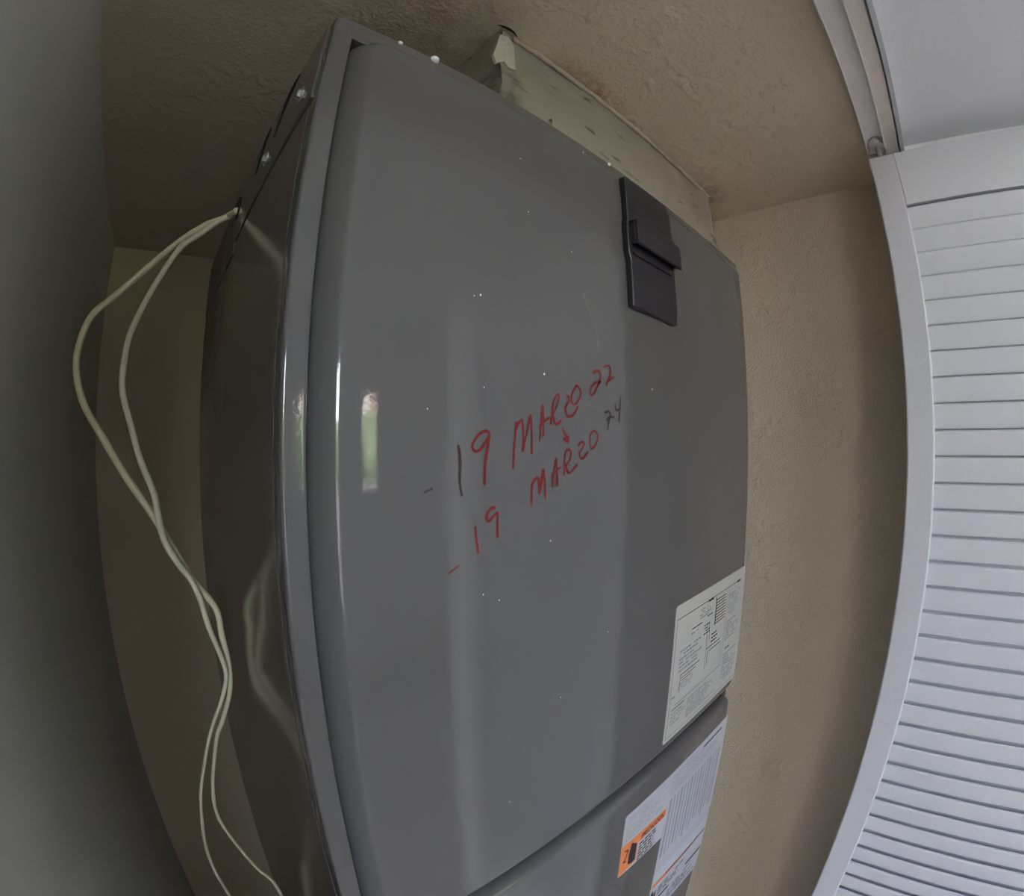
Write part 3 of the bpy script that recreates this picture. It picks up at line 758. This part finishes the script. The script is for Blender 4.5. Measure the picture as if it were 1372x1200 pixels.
seg(bm, (2.75, -3.266), (3.0, -3.27), 0.028, YI); seg(bm, (2.3, -3.29), (2.5, -3.29), 0.028, YI)
seg(bm, (2.39, -3.035), (3.0, -3.046), 0.014, YT)
textrows(bm, 2.32, 2.75, -3.12, -3.24, 3, YI, 0.4, word=0.06); textrows(bm, 2.5, 2.96, -3.32, -3.5, 5, YI, 0.4, word=0.05)
ink('warning_rows', bm, M['ink'], rs)
bm = bmesh.new()
# open hand pictogram
poly(bm, [(1.80, -2.30), (1.812, -2.205), (1.83, -2.215), (1.872, -2.25), (1.878, -2.40), (1.845, -2.412), (1.803, -2.385)], YT)
ink('hand_pictogram', bm, M['ink'], rs)
bm = bmesh.new()
poly(bm, [(2.222, -3.12), (2.25, -3.10), (2.262, -3.18), (2.285, -3.11), (2.297, -3.2), (2.27, -3.28), (2.23, -3.27)], YI)
ink('hazard_pictogram', bm, M['ink'], rs)
bm = bmesh.new()
# lightning stroke
for a, b in (((1.748, -2.225), (1.786, -2.238)), ((1.786, -2.238), (1.772, -2.285)), ((1.772, -2.285), (1.778, -2.287)), ((1.776, -2.285), (1.748, -2.325)), ((1.748, -2.322), (1.778, -2.335))):
    seg(bm, a, b, 0.012, YT)
o = ink('lightning_pictogram', bm, M['ink'], rs); o['kind'] = 'stuff'
letters('warning_word', '!PRECAUCION', 1.915, -2.2555, 0.066, 0.245, M['ink'], rs, YT)

# ------------------------------------------------------------------ duct
duct = thing('duct_box', 'short mouldy cream duct joining the air handler top to the ceiling', 'duct', P(2.17, 1.7, UT))
X0, X1, YF, YK = 1.085, 3.24, 1.266, 2.4
bm = bmesh.new()
nx, nz = 90, 24
g = []
for i in range(nx + 1):
    col = []
    for j in range(nz + 1):
        x = X0 + (X1 - X0) * i / nx; z = UT + 0.004 + (H - UT - 0.006) * j / nz
        n_ = noise.noise(Vector((x * 3, z * 5, 1))) * 0.016 + noise.noise(Vector((x * 14, z * 14, 4))) * 0.005
        xe = 0.02 * noise.noise(Vector((0, z * 7, 2))) if i == 0 else 0
        col.append(bm.verts.new(P(x + xe + (0.03 * max(0, (z - 1.8)) if i < 3 else 0), YF + n_, z)))
    g.append(col)
for i in range(nx):
    for j in range(nz):
        bm.faces.new((g[i][j], g[i + 1][j], g[i + 1][j + 1], g[i][j + 1]))
link_mesh('front_board', bm, M['duct'], duct, smooth=True)
for nm, xa, xb in (('side_board', X0, X1),):
    bm = bmesh.new()
    for xx, s in ((X0, 1), (X1, -1)):
        pass
    n = 14; gg = []
    for i in range(n + 1):
        y = YF + (YK - YF) * i / n
        gg.append([bm.verts.new(P(X0 + 0.02 * noise.noise(Vector((y * 5, k, 1))) + (0.0 if i else 0.006), y, UT + 0.006 + (H - UT - 0.008) * k / 8)) for k in range(9)])
    for i in range(n):
        for k in range(8):
            bm.faces.new((gg[i][k], gg[i][k + 1], gg[i + 1][k + 1], gg[i + 1][k]))
    link_mesh('side_board', bm, M['duct'], duct, smooth=True)
ubox('side_board', X1 - 0.03, X1, YF + 0.01, YK, UT + 0.005, H - 0.002, M['duct'], duct, 0.001)
ubox('back_board', X0 + 0.03, X1 - 0.03, YK - 0.05, YK, UT + 0.005, H - 0.002, M['duct'], duct, 0.001)
# irregular bead of mastic along the ceiling joint and down the right end
def bead(name, pts, r, mat, parent, seed, sq=0.6):
    bm = bmesh.new()
    q = spline(pts, 14)
    q = [p + Vector((0, 0.25, 1)) * (noise.noise(p * 55 + Vector((seed, 0, 0))) * r * 0.7) for p in q]
    add_tube(bm, q, lambda t: r * (0.75 + 0.55 * noise.noise(Vector((t * 40, seed, 0)))), 8)
    return link_mesh(name, bm, mat, parent, smooth=True)
bead('ceiling_seam', [P(X0 + 0.07 + (X1 - X0 - 0.07) * k / 8, YF - 0.012, H - 0.02) for k in range(9)], 0.0038, M['mastic'], duct, 3)
bead('end_seam', [P(X1 - 0.01, YF - 0.004, UT + 0.02), P(X1 - 0.005, YF, 1.6), P(X1 - 0.01, YF, H - 0.02)], 0.0035, M['duct'], duct, 8)
# folded bottom flange
bm = bmesh.new()
n = 60; a_ = []
for i in range(n + 1):
    x = X0 + 0.3 + (X1 - X0 - 0.3) * i / n
    zt_ = 1.56 + 0.05 * i / n + 0.012 * noise.noise(Vector((x * 9, 0, 5)))
    a_.append((bm.verts.new(P(x, YF - 0.03, UT + 0.004)), bm.verts.new(P(x, YF - 0.03, zt_)), bm.verts.new(P(x, YF + 0.01, zt_ + 0.012))))
for p, q in zip(a_, a_[1:]):
    bm.faces.new((p[0], q[0], q[1], p[1])); bm.faces.new((p[1], q[1], q[2], p[2]))
o = link_mesh('bottom_flange', bm, M['duct'], duct, smooth=False)
# bare plaster patch at the torn near corner
bm = bmesh.new()
pts = [(1.075, 1.955), (1.12, 1.965), (1.16, 1.93), (1.165, 1.84), (1.155, 1.80), (1.17, 1.76), (1.125, 1.745), (1.10, 1.77), (1.06, 1.74), (1.045, 1.79), (1.06, 1.86)]
f = bm.faces.new([bm.verts.new(P(x, YF - 0.010 + 0.25 * max(0, 1.1 - x), z)) for x, z in pts])
bmesh.ops.triangulate(bm, faces=[f])
for v in bm.verts: v.co.y += noise.noise(v.co * 80) * 0.001
r = bmesh.ops.extrude_face_region(bm, geom=bm.faces[:])
bmesh.ops.translate(bm, verts=[e for e in r['geom'] if isinstance(e, bmesh.types.BMVert)], vec=(0, 0.003, 0))
bmesh.ops.recalc_face_normals(bm, faces=bm.faces)
link_mesh('bare_patch', bm, M['patch'], duct)
# dark crack where the duct meets the ceiling
bm = bmesh.new()
add_tube(bm, spline([P(1.05, YF - 0.02, H - 0.004), P(1.09, YF - 0.03, H - 0.004), P(1.13, YF - 0.032, H - 0.004), P(1.17, YF - 0.022, H - 0.004)], 8), lambda t: 0.0003 + 0.001 * math.sin(math.pi * min(1, t * 1.02)), 6)
link_mesh('ceiling_crack', bm, M['dark'], duct)

# ------------------------------------------------------------------ cables
def cable(name, pts, rad, mat, label):
    bm = bmesh.new()
    q = spline([P(*p) for p in pts], 8)
    add_tube(bm, q, lambda t: rad * (1 - 0.42 * max(0, min(1, (t - 0.5) / 0.3))) * (1 + 0.08 * noise.noise(Vector((t * 60, 1, 2)))), 10)
    o = link_mesh(name, bm, mat, None, smooth=True)
    return tag(o, label, 'cable', 'thin cables hanging beside the air handler')
cable('cable', CABLE_A, 0.0033, M['cable'], 'yellowed cream cable looping widest towards the grey-green wall')
cable('cable', CABLE_B, 0.0030, M['cable_grey'], 'greyish cream cable hanging inside the wider cable loop, nearer the air handler')

# ------------------------------------------------------------------ bifold door
XD = 3.05; YAW = 0.0405; DL = 1.92; DT = 0.105
door = bpy.data.objects.new('door_1', None); sc.collection.objects.link(door)
place(door, P(XD, 0, 0) - Vector((0, 0, CZ)), None)
structure(door, 'open white louvered bifold door folded against the hall wall'); door['category'] = 'door'
def dbox(name, u0, u1, v0, v1, z0, z1, mat, bev=0.0, parent=None):
    """u along the leaf from its closet edge, v into its thickness."""
    bm = bmesh.new()
    add_box(bm, (u0 * D, v0 * D, z0 * D), (u1 * D, v1 * D, z1 * D), bev)
    R = Matrix(((math.cos(YAW), 0, 0), (0, 1, 0), (0, 0, 1)))
    cy, sy = math.cos(YAW), math.sin(YAW)
    for v in bm.verts:
        u, w, z = v.co
        v.co = Vector((XD * D - sy * u + cy * w, -cy * u - sy * w, CZ + z))
    bmesh.ops.recalc_face_normals(bm, faces=bm.faces)
    return link_mesh(name, bm, mat, parent or door)
DTOP = 1.83; SW = 0.168; RB = 0.478 * XD
DBOT = -(CZ - 0.015) / D
dbox('stile', 0.0, SW, 0, DT, DBOT, DTOP, M['white_paint'], 0.0022)
dbox('stile', DL - SW, DL, 0, DT, DBOT, DTOP, M['white_paint'], 0.0022)
dbox('rail', SW, DL - SW, 0.002, DT, RB, DTOP - 0.001, M['white_slat'], 0.0012)
PITCH = 0.04899 * XD
NS = 46
zend = RB - NS * PITCH
dbox('rail', SW, DL - SW, 0.002, DT, zend - 0.45, zend, M['white_slat'], 0.0012)
dbox('rail', SW, DL - SW, 0.002, DT, DBOT, DBOT + 0.5, M['white_slat'], 0.0012)
dbox('lower_panel', SW, DL - SW, 0.03, DT - 0.03, DBOT + 0.5, zend - 0.45, M['white_slat'])
dbox('louver_backing', SW - 0.01, DL - SW + 0.01, 0.066, 0.08, zend - 0.02, RB + 0.02, M['white_slat'])
# one louver slat: rounded board, lower edge out
def slat_mesh():
    L, TH, RUN = 0.80 * PITCH, 0.022, -0.030
    # cross-section in (v, z), tilted
    a = Vector((RUN, L / 2)); b = Vector((0.0, -L / 2)); dirv = (a - b).normalized(); nrm = Vector((-dirv.y, dirv.x))
    prof = []
    for k in range(7):
        t = math.pi * k / 6
        prof.append(a + dirv * (TH / 2 * math.sin(t)) + nrm * (TH / 2 * math.cos(t)))
    for k in range(7):
        t = math.pi * k / 6
        prof.append(b - dirv * (TH / 2 * math.sin(t)) - nrm * (TH / 2 * math.cos(t)))
    bm = bmesh.new()
    cy, sy = math.cos(YAW), math.sin(YAW)
    rows = []
    for u in (SW - 0.01, DL - SW + 0.01):
        rows.append([bm.verts.new(Vector((XD * D - sy * u * D + cy * (p.x + 0.046) * D, -cy * u * D - sy * (p.x + 0.068) * D, CZ + p.y * D))) for p in prof])
    n = len(prof)
    for k in range(n):
        bm.faces.new((rows[0][k], rows[0][(k + 1) % n], rows[1][(k + 1) % n], rows[1][k]))
    bm.faces.new(rows[0][::-1]); bm.faces.new(rows[1])
    bmesh.ops.recalc_face_normals(bm, faces=bm.faces)
    return bm
bm = slat_mesh()
slat0 = link_mesh('slat', bm, M['white_slat'], door)
c0 = world_loc(slat0)
for k in range(NS):
    z = RB - PITCH * (k + 0.5) - 0.012
    c = c0 + Vector((0, 0, z * D))
    if k == 0: place(slat0, c, door)
    else: dup(slat0, c, door)
# rear leaf, folded flat against the hall wall
for nm, u0, u1, z0, z1 in (('rear_stile', 0.0, SW, DBOT, DTOP), ('rear_stile', DL - SW, DL, DBOT, DTOP), ('rear_rail', SW, DL - SW, DTOP - 0.38, DTOP - 0.001), ('rear_rail', SW, DL - SW, DBOT, DBOT + 0.5)):
    dbox(nm, u0 + 0.06, u1 + 0.0 if u1 == DL else u1 + 0.06, DT + 0.012, DT * 2 - 0.01, z0, z1, M['white_paint'], 0.001)
dbox('rear_panel', SW + 0.06, DL - SW, DT + 0.035, DT * 2 - 0.035, DBOT + 0.5, DTOP - 0.38, M['white_paint'])
# guide roller on its pin
bm = bmesh.new()
add_cyl(bm, P(3.10, -0.085, 1.952), (0, 0, 1), 0.0108, 0.0108, 0.010, 24)
add_cyl(bm, P(3.10, -0.085, 1.938), (0, 0, 1), 0.0085, 0.0105, 0.003, 24)
rl = link_mesh('guide_roller', bm, M['nylon'], door)
bm = bmesh.new()
add_cyl(bm, P(3.10, -0.085, 1.885), (0, 0, 1), 0.0038, 0.0038, 0.024, 14)
link_mesh('guide_pin', bm, M['steel'], door)

# ------------------------------------------------------------------ door track on the ceiling
track = thing('door_track', 'grey metal bifold door track screwed along the closet ceiling edge', 'track', P(1.3, -0.07, H))
ubox('track_channel', XL + 0.005, 3.27, -0.128, -0.012, H - 0.016, H - 0.001, M['track'], track, 0.0004)
ubox('track_lip', XL + 0.005, 3.27, -0.016, -0.006, H - 0.078, H - 0.001, M['track'], track, 0.0006)
ubox('track_lip', XL + 0.005, 3.27, -0.140, -0.128, H - 0.078, H - 0.001, M['track'], track, 0.0006)
t3 = sbox('trim_3', P(XL + 0.004, -0.222, H - 0.05), P(3.27, -0.143, H), M['strip'], 'worn greige wooden strip beside the door track')
t4 = sbox('trim_4', P(XL + 0.004, -0.262, H - 0.05), P(3.27, -0.236, H - 0.0005), M['white_paint'], 'thin white edge of the hall ceiling')
# nail hole near the end of the hall wall joint
